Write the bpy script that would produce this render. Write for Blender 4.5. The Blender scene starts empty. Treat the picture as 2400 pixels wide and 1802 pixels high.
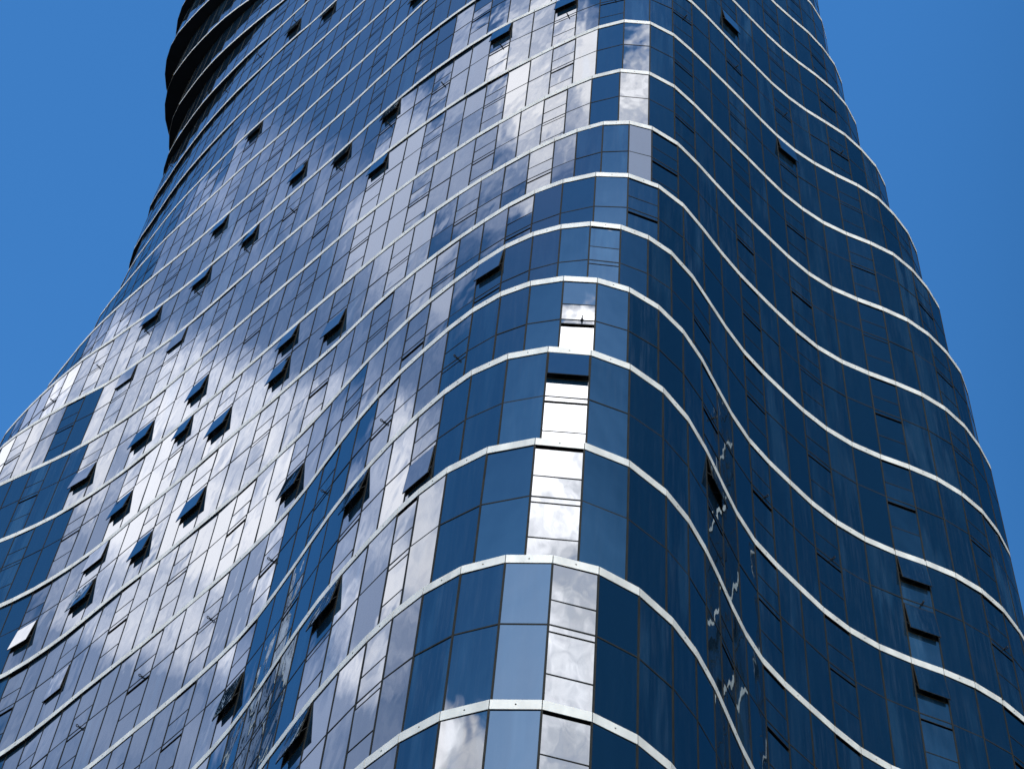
import bpy, math, random
from mathutils import Vector, Matrix

random.seed(7)
scene = bpy.context.scene
R = math.radians

# ------------------------------------------------------------------ camera
MC = Matrix(((0.9940754, -0.1086930, 0.0), (-0.0902634, -0.8255235, -0.5571027), (0.0605532, 0.5538021, -0.8304436)))
cam_d = bpy.data.cameras.new('camera')
cam = bpy.data.objects.new('camera', cam_d)
scene.collection.objects.link(cam)
cam_d.sensor_fit = 'HORIZONTAL'; cam_d.sensor_width = 36.0; cam_d.lens = 36.0 * 4800 / 2400
cam_d.clip_start = 0.1; cam_d.clip_end = 5000
cam.matrix_world = MC.to_4x4()
scene.camera = cam

# ------------------------------------------------------------------ world: Nishita sky and broken cloud
SUN_AZ, SUN_EL = 272.0, 40.0            # azimuth counter-clockwise from +X
SKY_STRENGTH = 0.15
w = bpy.data.worlds.new('World'); scene.world = w; w.use_nodes = True
nt = w.node_tree; nt.nodes.clear()
def nd(t, **kw):
    n = nt.nodes.new(t)
    for k, v in kw.items(): setattr(n, k, v)
    return n
def mth(op, a, b=None, c=None):
    n = nd('ShaderNodeMath', operation=op)
    for i, v in enumerate((a, b, c)):
        if v is None: continue
        if isinstance(v, (int, float)): n.inputs[i].default_value = v
        else: nt.links.new(v, n.inputs[i])
    return n.outputs[0]
def sstep(x, lo, hi):
    n = nd('ShaderNodeMapRange', interpolation_type='SMOOTHSTEP')
    nt.links.new(x, n.inputs['Value']); n.inputs['From Min'].default_value = lo; n.inputs['From Max'].default_value = hi
    return n.outputs[0]
def noise(vec, scale, detail, rough=.55, dist=0.0):
    n = nd('ShaderNodeTexNoise'); n.inputs['Scale'].default_value = scale; n.inputs['Detail'].default_value = detail
    n.inputs['Roughness'].default_value = rough; n.inputs['Distortion'].default_value = dist
    nt.links.new(vec, n.inputs['Vector']); return n
sky = nd('ShaderNodeTexSky', sky_type='NISHITA', sun_disc=False)
sky.sun_elevation = R(SUN_EL); sky.sun_rotation = R(90 - SUN_AZ)
sky.altitude = 300; sky.air_density = 1.0; sky.dust_density = 0.25; sky.ozone_density = 2.2
hsv = nd('ShaderNodeHueSaturation'); hsv.inputs['Saturation'].default_value = SAT = 1.30; hsv.inputs['Value'].default_value = 1.24
hsv.inputs['Hue'].default_value = 0.5
nt.links.new(sky.outputs[0], hsv.inputs['Color'])
tc = nd('ShaderNodeTexCoord'); sep = nd('ShaderNodeSeparateXYZ'); nt.links.new(tc.outputs['Generated'], sep.inputs[0])
X, Y, Z = sep.outputs
el = mth('MULTIPLY', mth('ARCSINE', Z), 57.29578)
az0 = mth('MULTIPLY', mth('ARCTAN2', Y, X), 57.29578)
az = mth('ADD', az0, mth('MULTIPLY', mth('LESS_THAN', az0, 0.0), 360.0))
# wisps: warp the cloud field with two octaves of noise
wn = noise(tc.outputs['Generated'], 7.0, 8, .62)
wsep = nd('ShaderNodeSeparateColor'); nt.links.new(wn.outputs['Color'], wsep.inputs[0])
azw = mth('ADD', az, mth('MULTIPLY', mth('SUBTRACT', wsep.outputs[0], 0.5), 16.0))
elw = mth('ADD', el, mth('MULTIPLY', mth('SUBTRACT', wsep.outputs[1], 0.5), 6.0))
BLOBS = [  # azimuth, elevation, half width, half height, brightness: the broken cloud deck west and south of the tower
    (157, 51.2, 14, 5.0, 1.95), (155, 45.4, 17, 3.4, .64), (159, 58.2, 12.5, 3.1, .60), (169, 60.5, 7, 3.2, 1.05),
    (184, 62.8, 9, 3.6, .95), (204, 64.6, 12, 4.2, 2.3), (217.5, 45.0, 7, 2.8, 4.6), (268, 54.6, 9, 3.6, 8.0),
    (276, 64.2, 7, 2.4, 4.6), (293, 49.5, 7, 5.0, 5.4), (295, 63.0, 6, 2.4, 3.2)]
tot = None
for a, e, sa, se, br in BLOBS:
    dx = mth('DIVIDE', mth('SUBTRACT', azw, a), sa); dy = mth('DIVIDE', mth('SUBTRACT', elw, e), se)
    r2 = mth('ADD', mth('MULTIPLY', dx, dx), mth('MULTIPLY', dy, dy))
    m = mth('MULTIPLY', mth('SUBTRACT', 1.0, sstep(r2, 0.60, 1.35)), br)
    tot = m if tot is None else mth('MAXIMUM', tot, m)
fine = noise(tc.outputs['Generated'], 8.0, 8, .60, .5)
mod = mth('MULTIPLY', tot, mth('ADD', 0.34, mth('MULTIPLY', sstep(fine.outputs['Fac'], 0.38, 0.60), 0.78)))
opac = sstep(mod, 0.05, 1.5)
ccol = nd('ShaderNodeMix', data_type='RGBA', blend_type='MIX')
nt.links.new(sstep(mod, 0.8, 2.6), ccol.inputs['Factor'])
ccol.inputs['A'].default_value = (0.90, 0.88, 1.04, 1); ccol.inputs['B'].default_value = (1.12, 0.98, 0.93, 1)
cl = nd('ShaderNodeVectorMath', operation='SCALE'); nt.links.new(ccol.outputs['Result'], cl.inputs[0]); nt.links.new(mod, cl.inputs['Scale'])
# sky tint added for the glass reflections: darkened east, brightened west and round the sun
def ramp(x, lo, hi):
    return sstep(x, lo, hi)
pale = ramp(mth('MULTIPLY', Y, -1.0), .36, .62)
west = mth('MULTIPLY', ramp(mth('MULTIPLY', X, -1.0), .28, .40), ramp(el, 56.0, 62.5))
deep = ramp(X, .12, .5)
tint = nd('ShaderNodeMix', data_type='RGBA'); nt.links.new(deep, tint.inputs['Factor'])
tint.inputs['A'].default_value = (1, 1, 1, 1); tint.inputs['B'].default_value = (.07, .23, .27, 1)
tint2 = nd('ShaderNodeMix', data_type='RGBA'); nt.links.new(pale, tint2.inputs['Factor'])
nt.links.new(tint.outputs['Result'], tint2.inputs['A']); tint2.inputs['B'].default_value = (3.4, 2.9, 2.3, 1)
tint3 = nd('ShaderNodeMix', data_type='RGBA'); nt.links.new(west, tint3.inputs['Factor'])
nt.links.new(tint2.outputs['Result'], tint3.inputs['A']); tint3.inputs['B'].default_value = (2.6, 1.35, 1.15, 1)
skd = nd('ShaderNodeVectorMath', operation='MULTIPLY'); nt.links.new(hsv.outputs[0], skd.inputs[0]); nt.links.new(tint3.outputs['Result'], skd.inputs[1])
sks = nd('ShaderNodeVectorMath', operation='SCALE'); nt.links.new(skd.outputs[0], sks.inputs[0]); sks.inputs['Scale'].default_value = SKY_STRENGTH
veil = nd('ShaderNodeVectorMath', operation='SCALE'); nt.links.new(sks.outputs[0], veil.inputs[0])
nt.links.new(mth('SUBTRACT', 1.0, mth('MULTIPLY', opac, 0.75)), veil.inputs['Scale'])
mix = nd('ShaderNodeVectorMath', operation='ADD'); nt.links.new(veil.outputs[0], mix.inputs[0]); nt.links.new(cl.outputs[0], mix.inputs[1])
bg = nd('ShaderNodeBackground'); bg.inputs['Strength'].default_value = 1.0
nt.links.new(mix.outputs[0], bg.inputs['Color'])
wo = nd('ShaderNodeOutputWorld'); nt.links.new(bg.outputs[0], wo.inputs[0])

# ------------------------------------------------------------------ sun and exposure
sd = bpy.data.lights.new('sun', 'SUN'); sd.energy = 2.0; sd.angle = R(0.5); sd.color = (1.0, 0.95, 0.87)
so = bpy.data.objects.new('sun', sd); scene.collection.objects.link(so)
sv = Vector((math.cos(R(SUN_EL)) * math.cos(R(SUN_AZ)), math.cos(R(SUN_EL)) * math.sin(R(SUN_AZ)), math.sin(R(SUN_EL))))
so.rotation_euler = sv.to_track_quat('Z', 'Y').to_euler(); so.location = sv * 300
vs = scene.view_settings
scene.display_settings.display_device = 'sRGB'
vs.view_transform = 'Standard'; vs.look = 'None'; vs.exposure = 0.58; vs.gamma = 1.0; vs.use_curve_mapping = False
scene.cycles.max_bounces = 6; scene.cycles.glossy_bounces = 4

# ------------------------------------------------------------------ materials
def mat(name):
    m = bpy.data.materials.new(name); m.use_nodes = True
    return m, m.node_tree, m.node_tree.nodes['Principled BSDF']
def mat_plain(name, col, rough, spec=.5, metal=0.0, nscale=0, namp=0.0, stretch=(1, 1, 1)):
    m, t, b = mat(name)
    b.inputs['Base Color'].default_value = (*col, 1); b.inputs['Roughness'].default_value = rough
    b.inputs['Specular IOR Level'].default_value = spec; b.inputs['Metallic'].default_value = metal
    if nscale:
        g = t.nodes.new('ShaderNodeNewGeometry'); mp = t.nodes.new('ShaderNodeMapping'); mp.inputs['Scale'].default_value = stretch
        n = t.nodes.new('ShaderNodeTexNoise'); n.inputs['Scale'].default_value = nscale; n.inputs['Detail'].default_value = 5
        mr = t.nodes.new('ShaderNodeMapRange'); mr.inputs['From Min'].default_value = .3; mr.inputs['From Max'].default_value = .7
        mr.inputs['To Min'].default_value = 1 - namp; mr.inputs['To Max'].default_value = 1 + namp * .4
        vm = t.nodes.new('ShaderNodeVectorMath'); vm.operation = 'SCALE'; vm.inputs[0].default_value = col
        t.links.new(g.outputs['Position'], mp.inputs[0]); t.links.new(mp.outputs[0], n.inputs['Vector'])
        t.links.new(n.outputs['Fac'], mr.inputs['Value']); t.links.new(mr.outputs[0], vm.inputs['Scale'])
        t.links.new(vm.outputs[0], b.inputs['Base Color'])
    return m
def glass_material():
    m = bpy.data.materials.new('reflective_blue_glass'); m.use_nodes = True
    t = m.node_tree; t.nodes.clear()
    N = lambda k, **kw: (lambda n: ([setattr(n, a, v) for a, v in kw.items()], n)[1])(t.nodes.new(k))
    L = t.links.new
    out = N('ShaderNodeOutputMaterial')
    geo = N('ShaderNodeNewGeometry'); att = N('ShaderNodeAttribute', attribute_name='tone')
    # slow waves in the toughened panes bend what they mirror
    mp1 = N('ShaderNodeMapping'); mp1.inputs['Scale'].default_value = (1, 1, .55); L(geo.outputs['Position'], mp1.inputs[0])
    n1 = N('ShaderNodeTexNoise'); n1.inputs['Scale'].default_value = 1.1; n1.inputs['Detail'].default_value = 1.5; L(mp1.outputs[0], n1.inputs['Vector'])
    bp = N('ShaderNodeBump'); bp.inputs['Strength'].default_value = 1.0; bp.inputs['Distance'].default_value = 0.008
    L(n1.outputs['Fac'], bp.inputs['Height'])
    body = N('ShaderNodeBsdfDiffuse')
    # blinds and curtains showing faintly through some panes
    mp0 = N('ShaderNodeMapping'); mp0.inputs['Scale'].default_value = (1, 1, .10); L(geo.outputs['Position'], mp0.inputs[0])
    n0 = N('ShaderNodeTexNoise'); n0.inputs['Scale'].default_value = 1.7; n0.inputs['Detail'].default_value = 3; L(mp0.outputs[0], n0.inputs['Vector'])
    m0 = N('ShaderNodeMapRange', interpolation_type='SMOOTHSTEP'); L(n0.outputs['Fac'], m0.inputs['Value'])
    m0.inputs['From Min'].default_value = .47; m0.inputs['From Max'].default_value = .62
    p0 = N('ShaderNodeMath', operation='MULTIPLY'); L(att.outputs['Fac'], p0.inputs[0]); L(att.outputs['Fac'], p0.inputs[1])
    p1 = N('ShaderNodeMath', operation='MULTIPLY'); L(p0.outputs[0], p1.inputs[0]); L(m0.outputs[0], p1.inputs[1])
    bc = N('ShaderNodeMix', data_type='RGBA'); L(p1.outputs[0], bc.inputs['Factor'])
    bc.inputs['A'].default_value = (0.001, 0.007, 0.016, 1); bc.inputs['B'].default_value = (0.010, 0.028, 0.050, 1)
    L(bc.outputs['Result'], body.inputs['Color'])
    gl = N('ShaderNodeBsdfGlossy'); gl.inputs['Roughness'].default_value = 0.015
    gl.inputs['Color'].default_value = (0.80, 0.91, 0.98, 1); L(bp.outputs[0], gl.inputs['Normal'])
    fr = N('ShaderNodeFresnel'); fr.inputs['IOR'].default_value = 2.0
    ms = N('ShaderNodeMixShader'); L(fr.outputs[0], ms.inputs[0]); L(body.outputs[0], ms.inputs[1]); L(gl.outputs[0], ms.inputs[2])
    # rain streaks of dust, heavier on some panes
    mp2 = N('ShaderNodeMapping'); mp2.inputs['Scale'].default_value = (1, 1, .045); L(geo.outputs['Position'], mp2.inputs[0])
    n2 = N('ShaderNodeTexNoise'); n2.inputs['Scale'].default_value = 9.0; n2.inputs['Detail'].default_value = 6; n2.inputs['Roughness'].default_value = .7
    L(mp2.outputs[0], n2.inputs['Vector'])
    n3 = N('ShaderNodeTexNoise'); n3.inputs['Scale'].default_value = .9; n3.inputs['Detail'].default_value = 3; L(geo.outputs['Position'], n3.inputs['Vector'])
    mr = N('ShaderNodeMapRange'); L(n2.outputs['Fac'], mr.inputs['Value'])
    mr.inputs['From Min'].default_value = .48; mr.inputs['From Max'].default_value = .78; mr.inputs['To Max'].default_value = .11
    mu = N('ShaderNodeMath', operation='MULTIPLY'); L(mr.outputs[0], mu.inputs[0]); L(n3.outputs['Fac'], mu.inputs[1])
    mu2 = N('ShaderNodeMath', operation='MULTIPLY_ADD'); L(mu.outputs[0], mu2.inputs[0]); L(att.outputs['Fac'], mu2.inputs[1]); mu2.inputs[2].default_value = .004
    dust = N('ShaderNodeBsdfDiffuse'); dust.inputs['Color'].default_value = (.27, .32, .39, 1)
    m2 = N('ShaderNodeMixShader'); L(mu2.outputs[0], m2.inputs[0]); L(ms.outputs[0], m2.inputs[1]); L(dust.outputs[0], m2.inputs[2])
    L(m2.outputs[0], out.inputs[0])
    return m
GLASS = glass_material()
BAND = mat_plain('white_aluminium', (.39, .36, .325), .42, .35, 0, 2.2, .22, (1, 1, .3))
FRAME = mat_plain('dark_frame', (.012, .011, .009), .75, .08, 0, 3.0, .3)
BACK = mat_plain('dark_interior', (.006, .006, .007), .9, .1)
SOFFIT = mat_plain('soffit_panel', (.008, .010, .014), .75, .12, 0, 1.2, .3)
STEEL = mat_plain('dark_steel', (.010, .010, .011), .6, .12)
CONC = mat_plain('concrete', (.24, .23, .22), .8, .3, 0, .7, .25)
ASPH = mat_plain('asphalt', (.05, .05, .052), .9, .3, 0, .6, .3)

# ------------------------------------------------------------------ mesh helper
class MB:
    def __init__(s): s.v = []; s.f = []; s.m = []; s.t = []
    def face(s, pts, mi=0, tone=.3):
        b = len(s.v); s.v += [tuple(p) for p in pts]; s.f.append(tuple(range(b, b + len(pts)))); s.m.append(mi); s.t.append(tone)
    def hexa(s, a, b, mi=0, tone=.3):            # a, b: two quads, matching corners
        a = [Vector(p) for p in a]; b = [Vector(p) for p in b]
        base = len(s.v); s.v += [tuple(p) for p in a + b]
        for q in ((0, 1, 2, 3), (7, 6, 5, 4), (0, 4, 5, 1), (1, 5, 6, 2), (2, 6, 7, 3), (3, 7, 4, 0)):
            s.f.append(tuple(base + i for i in q)); s.m.append(mi); s.t.append(tone)
    def tube(s, path, rad, seg=8, mi=0):
        path = [Vector(p) for p in path]; rings = []
        for i, p in enumerate(path):
            d = (path[min(i + 1, len(path) - 1)] - path[max(i - 1, 0)]).normalized()
            u = d.orthogonal().normalized() if i == 0 else (pu - d * pu.dot(d)).normalized()
            pu = u; v_ = d.cross(u); b = len(s.v)
            r = rad[i] if isinstance(rad, (list, tuple)) else rad
            s.v += [tuple(p + (u * math.cos(2 * math.pi * j / seg) + v_ * math.sin(2 * math.pi * j / seg)) * r) for j in range(seg)]
            rings.append(b)
        for a, b in zip(rings[:-1], rings[1:]):
            for j in range(seg):
                s.f.append((a + j, a + (j + 1) % seg, b + (j + 1) % seg, b + j)); s.m.append(mi); s.t.append(.3)
        for b, rev in ((rings[0], True), (rings[-1], False)):
            q = tuple(b + j for j in range(seg)); s.f.append(q[::-1] if rev else q); s.m.append(mi); s.t.append(.3)
    def build(s, name, mats, parent=None):
        me = bpy.data.meshes.new(name); me.from_pydata(s.v, [], s.f)
        for m in mats: me.materials.append(m)
        me.polygons.foreach_set('material_index', s.m)
        at = me.attributes.new('tone', 'FLOAT', 'FACE'); at.data.foreach_set('value', s.t)
        me.update(); o = bpy.data.objects.new(name, me); scene.collection.objects.link(o)
        if parent: o.parent = parent
        return o

# ------------------------------------------------------------------ surveyed floor plans, centimetres: joints, operable bays, slab edge offsets
DATA = {
0:([-2917,8252,-3025,8189,-3120,8108,-3199,8011,-3260,7902,-3300,7784,-3319,7660,-3315,7536,-3290,7414,-3243,7298,-3177,7192,-3105,7089,-3031,6989,-2953,6891,-2871,6797,-2783,6708,-2689,6626,-2588,6552,-2481,6487,-2370,6429,-2258,6374,-2148,6314,-2044,6246,-1946,6168,-1855,6083,-1769,5992,-1688,5897,-1609,5800,-1532,5702,-1455,5603,-1378,5505,-1301,5406,-1223,5308,-1147,5210,-1073,5109,-1002,5006,-936,4899,-875,4790,-818,4679,-764,4566,-712,4453,-661,4339,-610,4225,-558,4111,-505,3998,-450,3886,-390,3776,-325,3669,-255,3565,-177,3468,-84,3383,29,3328,153,3311,274,3333,389,3389,479,3466,554,3565,617,3673,675,3784,731,3896,790,4006,855,4113,930,4212,1018,4301,1116,4378,1221,4447,1330,4507,1443,4560,1559,4606,1674,4657,1783,4718,1884,4791,1978,4873,2063,4965,2122,5074,2149,5196,2142,5320,2100,5438],"000010010010010010010010010010010010010010010010000010000010010010010010010000",[[0,-5,1],[1,-2,0],[25,-3,-2],[26,-2,-3],[27,-3,-4],[28,-2,-4],[29,-2,-3],[30,-2,-4],[31,-1,-2],[32,-1,-2],[33,0,-2],[63,1,-5],[69,2,-3],[70,3,-4],[71,3,-4]]),
1:([-2978,8222,-3078,8148,-3164,8057,-3232,7953,-3280,7838,-3308,7716,-3313,7591,-3296,7468,-3257,7349,-3198,7239,-3129,7135,-3057,7032,-2982,6932,-2904,6835,-2819,6743,-2728,6657,-2630,6580,-2525,6512,-2415,6453,-2303,6398,-2192,6340,-2085,6275,-1985,6200,-1892,6117,-1805,6027,-1723,5933,-1644,5837,-1566,5739,-1489,5640,-1412,5542,-1334,5444,-1256,5346,-1179,5248,-1102,5149,-1029,5048,-959,4945,-893,4839,-831,4730,-774,4619,-720,4506,-669,4392,-619,4277,-568,4163,-514,4050,-452,3928,-385,3808,-314,3691,-249,3597,-174,3505,-80,3421,33,3367,156,3351,279,3372,393,3429,493,3518,570,3617,634,3724,690,3836,746,3948,807,4056,881,4158,966,4248,1060,4331,1158,4409,1262,4478,1373,4535,1490,4580,1607,4624,1720,4676,1827,4741,1924,4819,2014,4907,2088,5006,2133,5123,2144,5247,2120,5369,2063,5480],"00001001001001001001001001001001001001001001001000010000010010010010010000000",[[0,-5,1],[1,-2,1],[23,-2,-1],[24,-3,-2],[25,-3,-3],[26,-3,-4],[27,-3,-4],[28,-2,-4],[29,-2,-3],[30,-2,-3],[31,-1,-2],[61,1,-2],[62,1,-2],[68,3,-3],[69,3,-4],[70,3,-3]]),
2:([-2942,8247,-3046,8178,-3136,8092,-3209,7990,-3263,7878,-3297,7758,-3308,7633,-3297,7509,-3264,7389,-3210,7276,-3143,7170,-3074,7067,-3002,6964,-2926,6865,-2845,6770,-2757,6681,-2661,6601,-2557,6531,-2448,6471,-2336,6416,-2224,6359,-2117,6296,-2015,6223,-1920,6141,-1833,6053,-1750,5959,-1671,5862,-1593,5764,-1515,5666,-1438,5568,-1359,5471,-1281,5374,-1203,5276,-1125,5178,-1050,5079,-976,4977,-906,4874,-840,4768,-779,4659,-723,4547,-672,4433,-622,4318,-571,4204,-517,4091,-447,3962,-373,3836,-294,3712,-237,3634,-160,3545,-50,3458,84,3408,226,3405,360,3450,480,3540,556,3628,620,3727,677,3830,731,3934,789,4036,856,4133,940,4221,1031,4302,1123,4383,1221,4460,1329,4522,1446,4567,1564,4607,1680,4653,1791,4711,1892,4785,1982,4871,2062,4967,2116,5079,2137,5202,2124,5326,2076,5441],"0000100100100100100100100100100100100100100100100010000010010010010010000000",[[0,-10,3],[1,-7,2],[2,-4,0],[3,-2,1],[22,-2,-1],[23,-3,-1],[24,-2,-3],[25,-3,-3],[26,-3,-4],[27,-3,-4],[28,-3,-4],[29,-1,-2],[30,-1,-2],[31,-1,-2],[67,2,-3],[68,2,-4],[69,3,-4]]),
3:([-2908,8273,-3015,8209,-3109,8127,-3187,8030,-3246,7920,-3285,7801,-3302,7678,-3297,7553,-3270,7431,-3222,7316,-3157,7209,-3090,7104,-3020,7000,-2947,6898,-2869,6801,-2785,6709,-2692,6625,-2591,6552,-2482,6490,-2370,6435,-2258,6380,-2150,6317,-2047,6246,-1951,6166,-1861,6079,-1778,5985,-1699,5889,-1621,5791,-1543,5694,-1464,5596,-1385,5500,-1306,5403,-1228,5305,-1149,5208,-1072,5110,-996,5010,-923,4909,-853,4806,-786,4694,-726,4578,-669,4460,-614,4342,-558,4224,-498,4109,-432,3996,-362,3885,-287,3778,-211,3681,-130,3596,-22,3520,101,3477,235,3472,362,3509,477,3583,569,3681,644,3794,710,3912,778,4030,856,4140,944,4230,1037,4315,1131,4399,1234,4473,1346,4533,1465,4577,1585,4613,1701,4659,1811,4718,1910,4794,1996,4885,2071,4985,2117,5100,2129,5224,2106,5347,2051,5459],"000010010010010010010010010010010010010010010010001000010010010010010000000",[[0,-12,3],[1,-11,3],[2,-10,2],[3,-6,1],[4,-4,0],[22,-4,-3],[23,-5,-4],[24,-5,-4],[25,-4,-4],[26,-4,-5],[27,-4,-5],[28,-3,-5],[29,-2,-2],[66,2,-2]]),
4:([-2882,8293,-2993,8235,-3091,8158,-3172,8062,-3235,7954,-3277,7837,-3298,7714,-3297,7589,-3274,7467,-3229,7350,-3166,7242,-3100,7136,-3032,7031,-2961,6928,-2886,6828,-2806,6733,-2716,6646,-2617,6570,-2509,6507,-2397,6452,-2285,6396,-2177,6334,-2075,6262,-1978,6182,-1887,6097,-1802,6005,-1723,5908,-1645,5810,-1566,5714,-1486,5618,-1405,5522,-1325,5426,-1236,5317,-1148,5207,-1060,5097,-983,4997,-909,4894,-836,4791,-768,4684,-706,4574,-648,4461,-590,4349,-529,4238,-464,4129,-394,4024,-318,3923,-239,3824,-161,3738,-71,3661,26,3606,136,3572,250,3565,362,3588,470,3645,566,3731,644,3833,713,3942,783,4051,861,4153,945,4238,1035,4318,1125,4396,1230,4474,1345,4536,1468,4580,1589,4614,1706,4658,1815,4718,1913,4795,1998,4887,2071,4988,2114,5105,2124,5229,2099,5351],"00001001001001001001001001001001001001001001001000100001001001001001000000",[[0,-21,5],[1,-15,3],[2,-12,2],[3,-12,2],[4,-10,2],[5,-6,1],[6,-2,0],[21,-2,-2],[22,-4,-4],[23,-7,-5],[24,-9,-8],[25,-8,-8],[26,-5,-6],[27,-3,-4],[28,-3,-4],[29,-2,-3],[30,-2,-2],[62,1,-2],[63,1,-2],[66,1,-2],[67,2,-3],[68,2,-2]]),
5:([-2936,8282,-3041,8214,-3132,8129,-3207,8029,-3260,7916,-3292,7796,-3301,7671,-3288,7547,-3254,7427,-3198,7315,-3132,7209,-3065,7103,-2998,6998,-2927,6895,-2852,6795,-2770,6701,-2678,6616,-2575,6546,-2464,6489,-2351,6435,-2242,6374,-2138,6304,-2040,6226,-1948,6142,-1861,6053,-1777,5960,-1696,5864,-1617,5768,-1537,5672,-1455,5577,-1374,5482,-1293,5387,-1212,5292,-1132,5196,-1055,5098,-979,4998,-904,4898,-829,4798,-759,4696,-692,4592,-626,4487,-559,4383,-489,4281,-416,4181,-338,4085,-256,3992,-171,3903,-80,3820,18,3754,117,3710,223,3684,335,3684,440,3715,533,3770,624,3860,702,3962,780,4065,863,4163,949,4246,1039,4324,1131,4401,1234,4474,1346,4534,1466,4578,1586,4612,1704,4654,1814,4713,1912,4790,1996,4882,2068,4984,2112,5101,2121,5225,2096,5347,2038,5457],"00001001001001001001001001001001001001001001001000100010010010010010000000",[[0,-28,7],[1,-22,5],[2,-18,3],[3,-13,2],[4,-12,2],[5,-10,0],[6,-5,0],[20,-2,-1],[21,-6,-4],[22,-8,-5],[23,-7,-6],[24,-6,-6],[25,-5,-5],[26,-4,-4],[27,-3,-4],[28,-2,-3],[31,-1,-2],[32,-2,-4],[33,-2,-4],[67,2,-2],[68,2,-2]]),
6:([-2900,8322,-3009,8261,-3105,8181,-3186,8085,-3248,7977,-3290,7860,-3307,7736,-3300,7612,-3271,7490,-3221,7376,-3154,7270,-3086,7165,-3019,7060,-2952,6954,-2881,6851,-2806,6752,-2720,6661,-2623,6583,-2514,6522,-2402,6467,-2293,6405,-2190,6334,-2091,6258,-1997,6175,-1907,6088,-1821,5998,-1727,5893,-1637,5785,-1546,5677,-1474,5596,-1402,5514,-1332,5431,-1242,5321,-1151,5212,-1060,5103,-982,5007,-904,4910,-825,4814,-747,4717,-674,4617,-600,4517,-522,4420,-442,4325,-358,4233,-271,4144,-181,4058,-89,3975,8,3902,114,3842,239,3795,367,3784,491,3818,600,3891,691,3986,779,4084,871,4178,958,4257,1046,4334,1136,4408,1240,4482,1352,4539,1471,4581,1591,4616,1709,4657,1820,4715,1918,4792,2001,4885,2072,4988,2113,5106,2120,5230,2093,5352],"00001001001001001001001001001001001001001001001000100001001001001000000",[[0,-35,9],[1,-26,6],[2,-19,4],[3,-12,3],[4,-7,1],[5,-2,0],[20,-3,-2],[21,-5,-3],[22,-5,-4],[23,-5,-3],[24,-3,-2],[25,-1,-2]]),
7:([-2915,8305,-3018,8236,-3108,8148,-3180,8047,-3233,7934,-3266,7813,-3276,7689,-3265,7565,-3231,7444,-3176,7332,-3106,7229,-3037,7125,-2969,7020,-2902,6914,-2831,6811,-2754,6713,-2663,6627,-2559,6559,-2448,6501,-2342,6434,-2240,6363,-2140,6288,-2043,6209,-1951,6124,-1862,6037,-1775,5946,-1692,5853,-1611,5758,-1530,5662,-1463,5583,-1394,5505,-1326,5426,-1238,5319,-1149,5212,-1060,5105,-983,5013,-906,4922,-828,4831,-746,4736,-664,4641,-581,4547,-496,4455,-408,4365,-318,4278,-225,4194,-129,4113,-31,4036,68,3968,158,3914,263,3867,371,3850,469,3865,586,3925,682,4007,774,4095,867,4181,954,4257,1044,4332,1133,4406,1238,4482,1351,4543,1473,4586,1593,4620,1710,4663,1818,4726,1913,4807,1996,4900,2054,5010,2079,5132,2070,5257,2027,5374],"00001001001001001001001001001001001001001001001000010001001001001000000",[[22,-3,-2],[23,-2,-2],[24,-1,-2],[25,-2,-1],[26,-2,-2]]),
8:([-2849,8204,-2949,8131,-3035,8040,-3104,7936,-3152,7821,-3180,7699,-3186,7574,-3169,7450,-3131,7332,-3072,7222,-3000,7120,-2932,7014,-2866,6909,-2796,6805,-2716,6709,-2621,6628,-2518,6557,-2416,6486,-2312,6415,-2211,6342,-2113,6264,-2008,6173,-1907,6079,-1809,5980,-1715,5876,-1623,5770,-1531,5664,-1451,5570,-1371,5476,-1291,5382,-1211,5288,-1131,5194,-1050,5101,-970,5007,-890,4913,-809,4820,-725,4729,-641,4640,-555,4551,-466,4465,-375,4382,-284,4299,-189,4220,-92,4144,7,4070,105,4005,208,3943,328,3896,458,3894,577,3945,677,4022,772,4104,868,4186,960,4263,1051,4341,1144,4418,1246,4488,1354,4548,1470,4593,1590,4629,1706,4675,1808,4746,1898,4834,1974,4932,2020,5048,2033,5172,2011,5294,1956,5406],"00000100100100100100100100100100100100100100100001001001001001000000",[[22,-1,-2]]),
9:([-2682,8177,-2791,8116,-2887,8036,-2967,7940,-3029,7832,-3071,7714,-3091,7591,-3090,7467,-3066,7344,-3020,7228,-2954,7122,-2885,7018,-2818,6912,-2747,6810,-2661,6719,-2568,6636,-2472,6555,-2375,6476,-2275,6402,-2174,6328,-2081,6244,-1989,6155,-1897,6066,-1806,5976,-1720,5882,-1635,5788,-1553,5692,-1471,5595,-1389,5498,-1306,5402,-1224,5305,-1140,5210,-1057,5114,-976,5017,-894,4920,-810,4825,-725,4735,-639,4647,-552,4560,-462,4475,-369,4394,-275,4314,-178,4237,-78,4164,22,4093,123,4026,223,3967,340,3920,463,3916,580,3963,680,4036,776,4114,871,4193,962,4270,1052,4348,1144,4424,1244,4494,1352,4553,1464,4602,1581,4647,1692,4705,1788,4785,1874,4876,1940,4981,1974,5101,1975,5225,1941,5345],"0000010010010010010010010010010010010010010010000100100100100100000",[[25,-1,-2],[26,-1,-2],[27,-1,-2],[35,0,-2],[36,-1,-4],[37,-1,-4],[38,0,-2],[39,0,-3],[40,0,-6],[41,0,-7],[42,0,-3]]),
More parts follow.
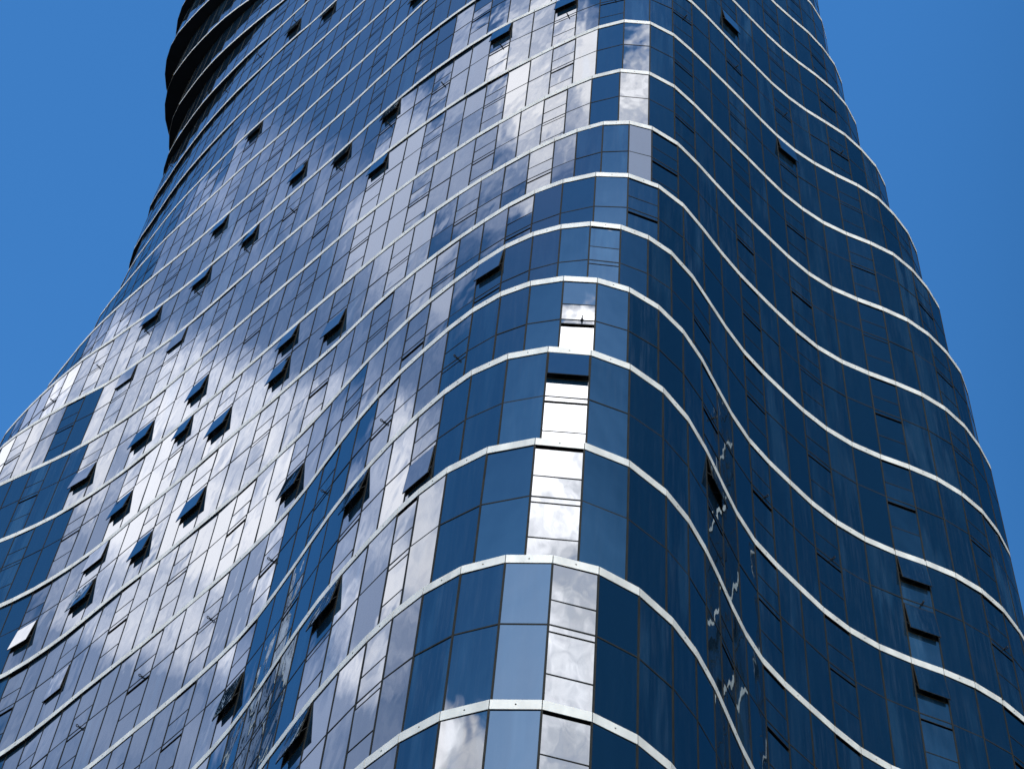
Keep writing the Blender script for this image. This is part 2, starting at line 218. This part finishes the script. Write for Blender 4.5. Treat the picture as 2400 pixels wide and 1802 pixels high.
10:([-2630,8136,-2734,8068,-2825,7982,-2899,7882,-2954,7769,-2989,7650,-3001,7525,-2992,7401,-2960,7280,-2907,7167,-2836,7064,-2762,6963,-2685,6865,-2604,6770,-2521,6677,-2435,6586,-2343,6501,-2251,6417,-2161,6330,-2070,6244,-1976,6152,-1883,6057,-1793,5960,-1702,5861,-1613,5759,-1526,5656,-1448,5565,-1369,5474,-1290,5383,-1210,5293,-1131,5202,-1052,5111,-972,5015,-893,4918,-811,4824,-730,4734,-645,4648,-559,4564,-471,4481,-382,4400,-291,4320,-194,4245,-91,4178,13,4112,117,4047,225,3988,340,3945,462,3938,578,3976,683,4040,779,4117,872,4198,964,4277,1057,4354,1150,4432,1248,4501,1350,4562,1458,4616,1568,4674,1668,4749,1759,4834,1828,4938,1866,5057,1870,5181,1839,5302],"00001001001001001001001001001001001001001001010010010010010000000",[[23,-1,-2],[35,0,-3],[36,-1,-8],[37,-1,-11],[38,-1,-11],[39,-1,-9],[40,0,-4]]),
11:([-2571,8106,-2668,8027,-2749,7932,-2812,7825,-2855,7708,-2877,7584,-2876,7460,-2854,7337,-2809,7220,-2742,7115,-2674,7010,-2607,6905,-2535,6803,-2458,6704,-2378,6608,-2296,6514,-2213,6420,-2129,6328,-2044,6237,-1958,6145,-1874,6053,-1792,5959,-1713,5870,-1633,5781,-1554,5692,-1475,5603,-1398,5512,-1321,5421,-1240,5328,-1159,5236,-1078,5143,-999,5048,-921,4953,-842,4859,-761,4766,-679,4674,-593,4586,-504,4500,-413,4418,-320,4338,-222,4263,-119,4195,-13,4132,94,4071,203,4015,318,3972,440,3958,560,3984,669,4040,769,4112,863,4191,957,4271,1051,4350,1146,4429,1242,4502,1343,4570,1447,4632,1550,4703,1641,4789,1712,4891,1754,5008,1761,5133,1734,5254],"000000100100100100100100100100001001001001001001001001001000000",[[34,-1,-4],[35,-1,-6],[36,-1,-7],[37,-1,-7],[38,-1,-7],[39,0,-4]]),
12:([-2297,8015,-2405,7952,-2500,7871,-2579,7775,-2640,7666,-2680,7547,-2699,7424,-2695,7299,-2670,7177,-2623,7061,-2558,6954,-2490,6850,-2420,6746,-2349,6643,-2275,6542,-2199,6443,-2119,6347,-2037,6253,-1956,6158,-1876,6063,-1797,5967,-1716,5873,-1632,5780,-1548,5688,-1466,5595,-1386,5500,-1306,5405,-1223,5309,-1140,5214,-1057,5119,-976,5022,-896,4925,-816,4827,-735,4730,-650,4637,-561,4547,-469,4460,-374,4378,-275,4300,-171,4228,-63,4162,47,4101,160,4045,278,4001,402,3979,527,3992,645,4037,752,4104,851,4182,948,4262,1045,4344,1142,4425,1239,4505,1341,4579,1445,4651,1540,4733,1624,4825,1686,4933,1716,5054,1711,5178,1672,5297],"0000010010010010010010010010001001001001001001001001001000000",[[34,0,-3],[35,-1,-4],[36,-1,-4],[37,0,-4],[38,0,-2]]),
13:([-2288,7962,-2389,7889,-2476,7800,-2546,7696,-2596,7581,-2625,7460,-2631,7335,-2616,7211,-2579,7092,-2522,6981,-2458,6874,-2393,6767,-2326,6661,-2257,6557,-2183,6456,-2107,6357,-2030,6259,-1952,6161,-1874,6064,-1793,5968,-1712,5875,-1629,5782,-1547,5690,-1465,5597,-1384,5503,-1304,5408,-1223,5313,-1141,5219,-1059,5125,-978,5030,-899,4932,-822,4835,-742,4738,-659,4644,-573,4554,-482,4468,-388,4386,-290,4309,-187,4237,-81,4172,29,4112,142,4059,260,4018,383,3997,507,4004,626,4042,736,4102,838,4174,936,4252,1032,4332,1127,4412,1223,4492,1321,4570,1420,4647,1514,4729,1592,4826,1640,4941,1654,5065,1634,5188,1580,5300],"000010010010010010010010010010010010010010010010010010000000",[[0,-12,2],[1,-12,2],[2,-12,1],[3,-12,0],[4,-12,0],[5,-11,-1],[6,-12,-1],[7,-12,-1],[35,-1,-2],[36,0,-2],[37,0,-2]]),
14:([-2242,7995,-2349,7932,-2444,7850,-2523,7754,-2583,7644,-2624,7526,-2642,7403,-2639,7278,-2601,7161,-2537,7054,-2477,6944,-2416,6835,-2352,6728,-2285,6622,-2215,6518,-2143,6416,-2069,6316,-1994,6216,-1917,6118,-1837,6021,-1755,5927,-1672,5833,-1590,5740,-1507,5646,-1424,5552,-1342,5457,-1260,5363,-1178,5269,-1097,5174,-1017,5078,-938,4981,-860,4883,-781,4786,-700,4691,-616,4598,-529,4509,-436,4425,-340,4345,-240,4271,-135,4203,-26,4141,86,4087,203,4043,325,4016,450,4011,572,4035,688,4083,795,4147,896,4220,994,4299,1089,4379,1185,4460,1280,4540,1376,4621,1469,4704,1554,4796,1612,4906,1638,5028,1630,5152,1587,5269],"000001001001001001001001001001001001001001001001001001000000",[[0,-239,46],[1,-206,32],[2,-175,20],[3,-146,9],[4,-118,3],[5,-89,-2],[6,-60,-5],[7,-30,-4],[8,-12,-2],[9,-12,-3],[10,-11,-3],[11,-11,-4],[12,-11,-5],[13,-10,-5],[14,-8,-4],[15,-6,-3],[16,-5,-3],[17,-2,-2],[59,1,-2]]),
15:([-2353,8133,-2456,8063,-2545,7975,-2617,7873,-2670,7760,-2702,7640,-2713,7515,-2701,7391,-2668,7271,-2613,7159,-2549,7051,-2489,6942,-2428,6833,-2364,6725,-2297,6620,-2225,6517,-2152,6416,-2076,6316,-1999,6218,-1920,6121,-1841,6025,-1759,5930,-1675,5838,-1591,5745,-1509,5651,-1427,5557,-1344,5463,-1262,5369,-1180,5274,-1100,5178,-1020,5082,-941,4985,-863,4888,-784,4791,-703,4696,-619,4603,-532,4513,-441,4428,-345,4348,-244,4273,-140,4204,-31,4143,82,4090,200,4049,323,4026,447,4024,570,4047,686,4092,795,4153,898,4224,997,4301,1093,4381,1188,4462,1282,4544,1375,4628,1466,4714,1551,4805,1609,4916,1634,5038,1625,5162,1582,5278],"0000001001001001001001001001001001001001001001001001001000000",[[1,-2,0],[2,-3,1],[3,-4,1],[4,-4,0],[5,-4,0],[6,-4,0],[7,-5,-1],[8,-14,-2],[9,-14,-3],[10,-15,-3],[11,-15,-5],[12,-14,-5],[13,-12,-5],[14,-11,-5],[15,-11,-5],[16,-10,-6],[17,-10,-6],[18,-6,-4],[19,-3,-2],[20,-1,-2],[21,-2,-2],[22,-2,-3],[60,2,-2]]),
16:([-2340,8027,-2444,7958,-2534,7872,-2607,7771,-2661,7658,-2695,7538,-2706,7414,-2690,7290,-2639,7176,-2576,7068,-2516,6959,-2455,6850,-2390,6743,-2323,6638,-2252,6535,-2179,6433,-2104,6333,-2025,6236,-1943,6142,-1862,6047,-1781,5952,-1698,5858,-1613,5766,-1529,5674,-1446,5581,-1363,5487,-1281,5393,-1200,5298,-1119,5202,-1040,5106,-961,5008,-882,4912,-803,4815,-722,4720,-639,4626,-553,4535,-463,4449,-369,4367,-270,4290,-166,4220,-58,4157,54,4103,172,4062,294,4036,419,4032,543,4050,661,4089,773,4145,878,4213,978,4287,1075,4366,1170,4447,1264,4530,1355,4615,1446,4702,1533,4791,1597,4898,1630,5018,1627,5142,1591,5262],"000001001001001001001001001001001001001001001001001001000000",[[0,-12,3],[1,-12,2],[2,-12,1],[3,-12,0],[4,-12,0],[5,-12,0],[6,-12,-1],[7,-17,-2],[8,-36,-6],[9,-47,-10],[10,-45,-13],[11,-41,-14],[12,-37,-15],[13,-30,-14],[14,-23,-12],[15,-17,-10],[16,-12,-8],[17,-8,-5],[18,-2,-2],[58,4,-4],[59,7,-10]]),
17:([-2435,7976,-2528,7893,-2605,7795,-2663,7684,-2701,7565,-2717,7442,-2712,7317,-2684,7195,-2635,7080,-2575,6971,-2512,6863,-2446,6757,-2375,6654,-2299,6554,-2222,6456,-2144,6358,-2064,6263,-1977,6173,-1892,6081,-1810,5987,-1728,5893,-1644,5800,-1559,5708,-1475,5615,-1392,5522,-1310,5428,-1229,5333,-1148,5237,-1069,5140,-990,5044,-911,4947,-832,4850,-751,4754,-669,4660,-584,4569,-495,4480,-403,4396,-306,4317,-205,4244,-98,4179,13,4122,130,4078,251,4048,376,4038,500,4049,620,4082,735,4131,844,4193,946,4264,1045,4341,1140,4422,1234,4505,1325,4590,1416,4677,1506,4763,1580,4863,1624,4980,1634,5104,1609,5226],"00000100100100100100100100100100100100100100100100100100000",[[0,-31,6],[1,-44,6],[2,-54,4],[3,-62,2],[4,-68,-1],[5,-73,-5],[6,-75,-9],[7,-77,-12],[8,-78,-16],[9,-71,-19],[10,-65,-21],[11,-57,-22],[12,-49,-21],[13,-40,-20],[14,-30,-17],[15,-19,-12],[16,-10,-7],[17,-6,-5],[18,-3,-2],[57,1,-2],[58,5,-6]]),
18:([-2425,8005,-2529,7936,-2619,7850,-2692,7748,-2746,7636,-2780,7516,-2792,7391,-2781,7267,-2749,7146,-2696,7033,-2631,6927,-2564,6821,-2492,6719,-2414,6621,-2332,6527,-2248,6435,-2161,6345,-2074,6255,-1984,6168,-1896,6080,-1811,5988,-1727,5895,-1643,5802,-1559,5710,-1475,5617,-1392,5524,-1310,5429,-1230,5334,-1150,5238,-1070,5141,-991,5044,-912,4948,-832,4851,-752,4756,-669,4662,-584,4571,-496,4482,-404,4398,-307,4318,-206,4245,-100,4179,12,4123,129,4080,251,4052,376,4044,500,4056,621,4088,736,4137,845,4198,948,4268,1047,4344,1143,4425,1236,4509,1327,4594,1417,4681,1507,4767,1581,4867,1625,4984,1635,5108,1610,5230],"000000100100100100100100100100100100100100100100100100100000",[[0,-173,32],[1,-174,25],[2,-174,17],[3,-172,10],[4,-167,2],[5,-160,-6],[6,-151,-12],[7,-140,-18],[8,-126,-22],[9,-109,-25],[10,-100,-28],[11,-86,-28],[12,-74,-28],[13,-63,-28],[14,-50,-25],[15,-35,-20],[16,-22,-14],[17,-12,-9],[18,-8,-6],[19,-3,-3]]),
19:([-2587,8043,-2690,7973,-2779,7885,-2850,7782,-2903,7669,-2935,7549,-2945,7424,-2932,7300,-2899,7180,-2844,7067,-2776,6963,-2704,6861,-2626,6763,-2545,6668,-2460,6576,-2369,6490,-2275,6408,-2179,6328,-2085,6246,-1992,6162,-1900,6077,-1812,5989,-1726,5897,-1642,5805,-1558,5712,-1475,5619,-1393,5525,-1311,5430,-1230,5335,-1151,5239,-1072,5142,-993,5045,-913,4948,-833,4852,-752,4757,-669,4664,-584,4572,-496,4484,-404,4399,-308,4319,-207,4246,-100,4180,12,4124,129,4082,251,4056,376,4049,500,4062,621,4094,736,4142,845,4202,949,4272,1048,4348,1144,4428,1237,4512,1328,4597,1419,4683,1509,4770,1583,4870,1626,4987,1635,5112,1609,5234],"0000100100100100100100100100100100100100100100100100100100000",[[0,-61,12],[1,-77,11],[2,-88,9],[3,-97,7],[4,-102,3],[5,-118,-3],[6,-119,-7],[7,-119,-13],[8,-116,-18],[9,-112,-22],[10,-101,-25],[11,-91,-27],[12,-84,-29],[13,-75,-30],[14,-63,-29],[15,-51,-26],[16,-37,-21],[17,-25,-16],[18,-14,-11],[19,-8,-7],[20,-4,-3],[59,1,-2],[60,3,-3]]),
20:([-2730,7958,-2832,7887,-2920,7798,-2991,7696,-3042,7582,-3063,7459,-3059,7334,-3033,7212,-2986,7097,-2919,6991,-2842,6893,-2763,6795,-2680,6702,-2593,6612,-2501,6528,-2403,6451,-2301,6379,-2198,6308,-2097,6234,-2000,6155,-1904,6074,-1814,5988,-1726,5899,-1641,5808,-1557,5715,-1475,5621,-1393,5527,-1312,5432,-1232,5336,-1152,5239,-1073,5142,-994,5046,-914,4949,-834,4853,-753,4758,-669,4665,-584,4574,-496,4485,-404,4400,-308,4320,-207,4247,-101,4181,11,4126,129,4084,251,4059,376,4053,500,4066,621,4099,736,4146,846,4206,950,4275,1050,4351,1145,4431,1238,4514,1330,4600,1421,4686,1511,4772,1584,4873,1627,4990,1636,5114,1610,5236],"0000100100100100100100100100100100100100100100100100100100000",[[3,-10,0],[4,-12,0],[5,-22,-1],[6,-34,-3],[7,-45,-6],[8,-56,-11],[9,-67,-15],[10,-74,-20],[11,-77,-24],[12,-78,-28],[13,-73,-30],[14,-64,-30],[15,-52,-28],[16,-39,-23],[17,-26,-17],[18,-16,-12],[19,-9,-7],[20,-5,-3],[59,1,-2],[60,2,-3]]),
21:([-2774,7917,-2875,7843,-2961,7752,-3028,7647,-3070,7530,-3091,7407,-3090,7282,-3067,7159,-3022,7042,-2958,6935,-2887,6833,-2810,6734,-2726,6641,-2635,6556,-2537,6478,-2433,6410,-2325,6347,-2216,6286,-2109,6220,-2008,6147,-1909,6071,-1815,5988,-1726,5900,-1640,5810,-1556,5717,-1474,5623,-1392,5528,-1312,5433,-1232,5336,-1153,5240,-1074,5143,-995,5046,-915,4950,-835,4854,-753,4760,-670,4666,-584,4575,-496,4487,-404,4402,-308,4322,-208,4248,-101,4182,11,4127,129,4086,251,4061,376,4056,500,4070,620,4103,736,4150,846,4210,950,4278,1050,4354,1146,4434,1240,4517,1331,4602,1422,4687,1513,4773,1586,4874,1628,4992,1636,5116,1610,5238],"0000100100100100100100100100100100100100100100100100100100000",[[0,-12,1],[1,-12,1],[2,-12,1],[3,-14,0],[4,-21,-1],[5,-27,-2],[6,-32,-4],[7,-37,-6],[8,-42,-8],[9,-46,-11],[10,-51,-15],[11,-58,-19],[12,-64,-24],[13,-67,-29],[14,-63,-30],[15,-54,-29],[16,-40,-24],[17,-27,-18],[18,-17,-12],[19,-9,-7],[20,-4,-4],[59,1,-2],[60,2,-3]]),
22:([-2724,7952,-2831,7889,-2926,7807,-3004,7710,-3064,7600,-3104,7482,-3122,7358,-3118,7234,-3093,7111,-3046,6996,-2982,6888,-2915,6782,-2842,6681,-2762,6586,-2670,6500,-2569,6428,-2460,6367,-2346,6315,-2232,6263,-2121,6206,-2016,6138,-1913,6067,-1817,5987,-1726,5902,-1639,5812,-1555,5719,-1473,5625,-1392,5530,-1312,5434,-1233,5337,-1154,5240,-1075,5143,-996,5047,-916,4950,-835,4855,-753,4760,-670,4668,-584,4576,-496,4488,-404,4403,-309,4322,-208,4248,-102,4183,10,4128,129,4087,251,4063,376,4059,500,4074,620,4106,736,4154,846,4213,951,4281,1051,4356,1147,4436,1241,4519,1333,4603,1424,4689,1515,4774,1587,4876,1629,4993,1637,5118,1610,5239],"00000100100100100100100100100100100100100100100100100100100000",[[0,-17,2],[1,-22,2],[2,-26,2],[3,-29,1],[4,-31,0],[5,-32,-1],[6,-33,-2],[7,-33,-5],[8,-32,-5],[9,-31,-7],[10,-36,-9],[11,-40,-12],[12,-45,-16],[13,-51,-21],[14,-58,-25],[15,-60,-30],[16,-56,-31],[17,-44,-26],[18,-29,-19],[19,-17,-13],[20,-9,-7],[21,-5,-4],[60,1,-2],[61,2,-2]]),
23:([-2794,7928,-2897,7858,-2986,7771,-3059,7669,-3112,7557,-3145,7436,-3156,7312,-3145,7187,-3112,7067,-3059,6954,-2998,6845,-2934,6737,-2865,6633,-2787,6536,-2698,6448,-2596,6377,-2483,6323,-2365,6280,-2247,6239,-2132,6190,-2023,6130,-1918,6063,-1819,5986,-1726,5903,-1638,5814,-1554,5722,-1472,5627,-1392,5531,-1312,5435,-1234,5338,-1155,5241,-1076,5144,-997,5047,-917,4951,-836,4856,-754,4761,-670,4668,-584,4578,-496,4489,-405,4404,-309,4324,-208,4249,-102,4183,10,4129,128,4089,251,4066,376,4062,500,4077,620,4110,736,4157,846,4216,951,4284,1051,4359,1148,4438,1242,4521,1334,4605,1426,4690,1517,4776,1589,4877,1630,4995,1638,5119,1611,5241],"00000100100100100100100100100100100100100100100100100100100000",[[0,-40,5],[1,-37,4],[2,-34,2],[3,-31,1],[4,-28,-1],[5,-25,-1],[6,-22,-2],[7,-17,-2],[8,-13,-2],[9,-13,-3],[10,-19,-5],[11,-24,-7],[12,-28,-10],[13,-34,-14],[14,-41,-19],[15,-48,-25],[16,-49,-27],[17,-38,-22],[18,-22,-14],[19,-9,-6]]),
}
OPEN = [[10, 22, "U", 18], [10, 19, "U", 19], [9, 23, "U", 3], [9, 20, "U", 4], [8, 26, "L", 13], [7, 34, "U", 19], [7, 34, "L", 19], [7, 37, "L", 19], [7, 28, "U", 17], [7, 31, "L", 20], [5, 37, "L", 20], [6, 31, "L", 17], [8, 23, "L", 17], [8, 20, "L", 17], [7, 25, "L", 18], [6, 25, "U", 9], [6, 28, "L", 17], [6, 25, "L", 19], [6, 22, "L", 12], [5, 25, "L", 4], [3, 37, "L", 12], [3, 43, "U", 20], [2, 43, "U", 18], [1, 43, "U", 18], [3, 46, "L", 7], [5, 46, "U", 12], [10, 31, "U", 14], [9, 35, "U", 16], [10, 34, "U", 20], [11, 27, "L", 13], [15, 24, "U", 14], [16, 20, "L", 20], [10, 40, "U", 18], [10, 43, "U", 18], [13, 31, "L", 14], [13, 19, "U", 12], [11, 21, "U", 17], [10, 25, "U", 19], [11, 50, "L", 14], [9, 55, "U", 15], [4, 64, "U", 15], [4, 64, "L", 14], [3, 64, "U", 13], [3, 55, "U", 20], [3, 50, "U", 11]]


H = 6.0
ZB = lambda k: 36.0 + H * k                    # height of the white band above storey k
KMIN, KMAX = -5, 23
GROUND = -1.6
rnd = random.Random(11)

def plan(k):
    p, op, dd = DATA[max(k, 0)]
    P = [Vector((p[i] / 100, p[i + 1] / 100)) for i in range(0, len(p), 2)]
    Dk = [q.copy() for q in P]
    for i, a, b in dd: Dk[i] = P[i] + Vector((a / 100, b / 100))
    return P, [c == '1' for c in op], Dk
def miter(P):
    out = []
    for i in range(len(P)):
        ns = []
        for a, b in ((i - 1, i), (i, i + 1)):
            if a >= 0 and b < len(P):
                t = (P[b] - P[a]).normalized(); ns.append(Vector((t.y, -t.x)))
        n = (ns[0] + ns[-1]).normalized(); out.append(n / max(.5, n.dot(ns[0])))
    return out
def cam_px(p):
    c = MC.transposed() @ Vector(p)
    return (1200 + 4800 * c.x / -c.z, 901 - 4800 * c.y / -c.z) if c.z < 0 else None
def area_px(q):
    s = [cam_px(p) for p in q]
    if any(c is None for c in s): return 0
    if not any(-20 < c[0] < 2420 and -20 < c[1] < 1822 for c in s): return 0
    A = sum(s[i][0] * s[(i + 1) % 4][1] - s[(i + 1) % 4][0] * s[i][1] for i in range(4)) / 2
    cx = [min(max(c[0], 0), 2400) for c in s]; cy = [min(max(c[1], 0), 1802) for c in s]
    if (max(cx) - min(cx)) * (max(cy) - min(cy)) < 200: return 0
    return A

tower = bpy.data.objects.new('glass_tower', None); scene.collection.objects.link(tower)
tower['label'] = 'curving blue glass skyscraper with white floor bands and tilted-open awning windows, against clear sky'
tower['category'] = 'skyscraper'

OPENSET = {(k, i, t): a for k, i, t, a in OPEN}
windows = []        # (area, MB)
LOUVRE = (17, 20)
T0, T1 = -.17, -2.60                           # storey measures from its top band: glazing starts, transom
for k in range(KMIN, KMAX + 1):
    P, op, Dk = plan(k)
    zt = ZB(k); Hk = H if k > KMIN else H + 0.0
    n_ = len(P); mit = miter(P)
    fr = MB()
    bottom = -Hk + .17
    for i in range(n_ - 1):
        a, b = P[i], P[i + 1]; t = (b - a).normalized(); n = Vector((t.y, -t.x)); L_ = (b - a).length
        def pt(u, z, off):                     # u metres along the bay, z from the band, off outward
            q = a + t * u + n * off; return Vector((q.x, q.y, zt + z))
        def pane(mb, z0, z1, tone, tilt=1.0, u0=.031, u1=None):
            u1 = L_ - .031 if u1 is None else u1
            tu = rnd.gauss(0, .0030) * tilt; tz = rnd.gauss(0, .0030) * tilt
            hu, hz = (u1 - u0) / 2, (z0 - z1) / 2
            c = [(u0, z1, -tu * hu - tz * hz), (u1, z1, tu * hu - tz * hz), (u1, z0, tu * hu + tz * hz), (u0, z0, -tu * hu + tz * hz)]
            mb.face([pt(*q) for q in c], 0, tone)
        def bar(z0, z1, d=.010):
            fr.hexa([pt(.0, z1, -.05), pt(L_, z1, -.05), pt(L_, z0, -.05), pt(.0, z0, -.05)],
                    [pt(.0, z1, d), pt(L_, z1, d), pt(L_, z0, d), pt(.0, z0, d)], 0)
        # black sheet close behind the glass, standing in for the unlit rooms
        fr.face([pt(0, -Hk, -.09), pt(L_, -Hk, -.09), pt(L_, 0, -.09), pt(0, 0, -.09)], 1)
        bar(-2.575, -2.625)
        mb = MB(); tone = min(1, max(0, rnd.gauss(.34, .24)))
        if (k, i) == LOUVRE:
            pane(mb, T0 - .02, -2.575, tone)
            lv = MB()
            z = -2.70
            while z > bottom + .12:
                lv.hexa([pt(.06, z, -.06), pt(L_ - .06, z, -.06), pt(L_ - .06, z - .02, -.06), pt(.06, z - .02, -.06)],
                        [pt(.06, z - .13, .05), pt(L_ - .06, z - .13, .05), pt(L_ - .06, z - .15, .05), pt(.06, z - .15, .05)], 0)
                z -= .19
            lv.build('louvre_vent', [STEEL], tower)
        elif not op[i]:
            pane(mb, T0 - .015, -2.575, tone); pane(mb, -2.625, bottom, min(1, max(0, tone + rnd.gauss(0, .08))))
        else:
            for tier, z0, zs, ze in (('U', T0, -1.61, -2.575), ('L', -2.86, -4.41, bottom)):
                if tier == 'L':
                    pane(mb, -2.625, -2.84, tone); bar(-2.84, -2.87)
                ang = OPENSET.get((k, i, tier))
                if ang is None:
                    gap = rnd.choice((.03, .05, .10, .12, .17)) if tier == 'U' else rnd.choice((.04, .10, .14, .19))
                    pane(mb, z0 - gap, zs, tone, 1.2)
                else:
                    # awning sash, hung at the top and pushed out at the foot
                    th = R(2.2 if ang < 6 else 3.6 if ang < 11 else 6.0 + .14 * (ang - 10)); hz = z0 - .05; ln = hz - zs
                    def sp(u, d, o):           # d metres down the sash, o through its thickness
                        return pt(u, hz - d * math.cos(th) + o * math.sin(th), .012 + d * math.sin(th) + o * math.cos(th))
                    aw = MB(); e = .03
                    aw.hexa([sp(e, ln, 0), sp(L_ - e, ln, 0), sp(L_ - e, 0, 0), sp(e, 0, 0)], [sp(e, ln, .028), sp(L_ - e, ln, .028), sp(L_ - e, 0, .028), sp(e, 0, .028)], 0)
                    for s_ in (-1, 1):         # friction stays
                        u = .05 if s_ < 0 else L_ - .05
                        aw.tube([pt(u, hz - ln * .62, -.03), sp(u, ln * .86, 0)], .012, 6, 1)
                    aw.tube([pt(L_ / 2 - .12, zs + .08, -.03), sp(L_ / 2, ln - .03, 0)], .014, 6, 1)
                    ao = aw.build('awning_window', [FRAME, STEEL], tower)
                    ao['label'] = 'awning window pushed open at its foot' if ang > 6 else 'awning window open a crack at its foot'
                    gp = MB(); gp.face([sp(e + .02, ln - .02, .032), sp(L_ - e - .02, ln - .02, .032), sp(L_ - e - .02, .02, .032), sp(e + .02, .02, .032)], 0, tone)
                    gp.build('glass_pane', [GLASS], ao)
                    # shallow side of the opening, coloured black to read as the dark room
                    fr.face([pt(0, zs, .0), pt(0, z0, .0), pt(0, z0, -.09), pt(0, zs, -.09)], 1)
                bar(zs, zs - .035)
                pane(mb, zs - .035, ze, tone)
            # anchors on the transom
            if k % 6 == 4:
                an = MB(); u = L_ * (.62 if k < 12 else .5)
                base = pt(u, -2.6, .0); nn = Vector((n.x, n.y, 0)); tt = Vector((t.x, t.y, 0)); up = Vector((0, 0, 1))
                an.tube([base, base + nn * .02], .060, 10)
                an.tube([base, base + nn * .09], .030, 8)
                ring = [base + nn * (.13 + .055 * math.cos(q)) + up * (.055 * math.sin(q)) for q in [j * math.pi / 8 for j in range(17)]]
                an.tube(ring, .018, 6)
                if k > 0: an.build('rope_anchor', [STEEL], tower)
            elif 0 <= k <= 15 and area_px([pt(0, bottom, 0), pt(L_, bottom, 0), pt(L_, T0, 0), pt(0, T0, 0)]) > 200:
                an = MB(); base = pt(L_ * .5, -2.6, .0); nn = Vector((n.x, n.y, 0))
                an.tube([base, base + nn * .03, base + nn * .034, base + nn * .065], [.042, .042, .026, .022], 8)
                an.build('anchor_stud', [STEEL], tower)
        windows.append((area_px([pt(0, bottom, 0), pt(L_, bottom, 0), pt(L_, T0, 0), pt(0, T0, 0)]), mb))
    # mullions, one per joint
    for i in range(n_):
        m = mit[i].normalized(); tt = Vector((-m.y, m.x)) * .028
        def mp(s, off, z):
            q = P[i] + m * off + tt * s; return (q.x, q.y, zt + z)
        fr.hexa([mp(-1, -.07, -Hk + .1), mp(1, -.07, -Hk + .1), mp(1, -.07, -.1), mp(-1, -.07, -.1)],
                [mp(-1, .014, -Hk + .1), mp(1, .014, -Hk + .1), mp(1, .014, -.1), mp(-1, .014, -.1)], 0)
    a, b = P[0], P[-1]                         # rear wall
    fr.face([(a.x, a.y, zt - Hk), (a.x, a.y, zt), (b.x, b.y, zt), (b.x, b.y, zt - Hk)], 1)
    fr.build('mullion_frame', [FRAME, BACK], tower)
    # floor slab behind the band: its underside is the soffit where the next storey leans out
    sl = MB(); dm = miter(Dk)
    E = [d - m * .0 for d, m in zip(Dk, dm)]
    N_ = len(E)
    for i in range(N_ - 1):
        a, b = E[i], E[i + 1]
        sl.face([(a.x, a.y, zt - .155), (b.x, b.y, zt - .155), (b.x, b.y, zt + .155), (a.x, a.y, zt + .155)])
    sl.face([(e.x, e.y, zt + .155) for e in E]); sl.face([(e.x, e.y, zt - .155) for e in reversed(E)])
    sl.build('floor_slab', [SOFFIT], tower)
    bd = MB()
    for i in range(N_ - 1):
        a, b = Dk[i], Dk[i + 1]; ma, mb_ = dm[i], dm[i + 1]; t = (b - a).normalized() * .011
        q = lambda c, m, off, s, z: (c.x + m.x * off + t.x * s, c.y + m.y * off + t.y * s, zt + z)
        bd.hexa([q(a, ma, .006, 1, -.162), q(b, mb_, .006, -1, -.162), q(b, mb_, .006, -1, .162), q(a, ma, .006, 1, .162)],
                [q(a, ma, .024, 1, -.162), q(b, mb_, .024, -1, -.162), q(b, mb_, .024, -1, .162), q(a, ma, .024, 1, .162)])
        if rnd.random() < .55:                 # fixing hole plug in the middle of a band segment
            c = (a + b) / 2; n = Vector((t.y, -t.x)).normalized(); p0 = Vector((c.x, c.y, zt)) + Vector((n.x, n.y, 0)) * .020
            bd.tube([p0, p0 + Vector((n.x, n.y, 0)) * .012], .022, 6, 1)
    bd.build('floor_band', [BAND, FRAME], tower)

windows.sort(key=lambda x: -x[0])
for A, mb in windows[:100]: mb.build('window', [GLASS], tower)
rest = MB()
for A, mb in windows[100:]:
    b = len(rest.v); rest.v += mb.v; rest.f += [tuple(b + i for i in f) for f in mb.f]; rest.m += mb.m; rest.t += mb.t
ro = rest.build('window', [GLASS], tower); ro['kind'] = 'stuff'

# ------------------------------------------------------------------ plinth and ground, below the picture
P, op, Dk = plan(KMIN); pl = MB()
for i in range(len(P) - 1):
    a, b = P[i], P[i + 1]; pl.face([(a.x, a.y, GROUND - .1), (b.x, b.y, GROUND - .1), (b.x, b.y, .0), (a.x, a.y, .0)])
pl.face([(p.x, p.y, .0) for p in P])
pl.build('plinth', [CONC], tower)
g = MB(); g.face([(-1500, -1500, GROUND), (1500, -1500, GROUND), (1500, 1500, GROUND), (-1500, 1500, GROUND)])
go = g.build('ground', [ASPH]); go['kind'] = 'structure'
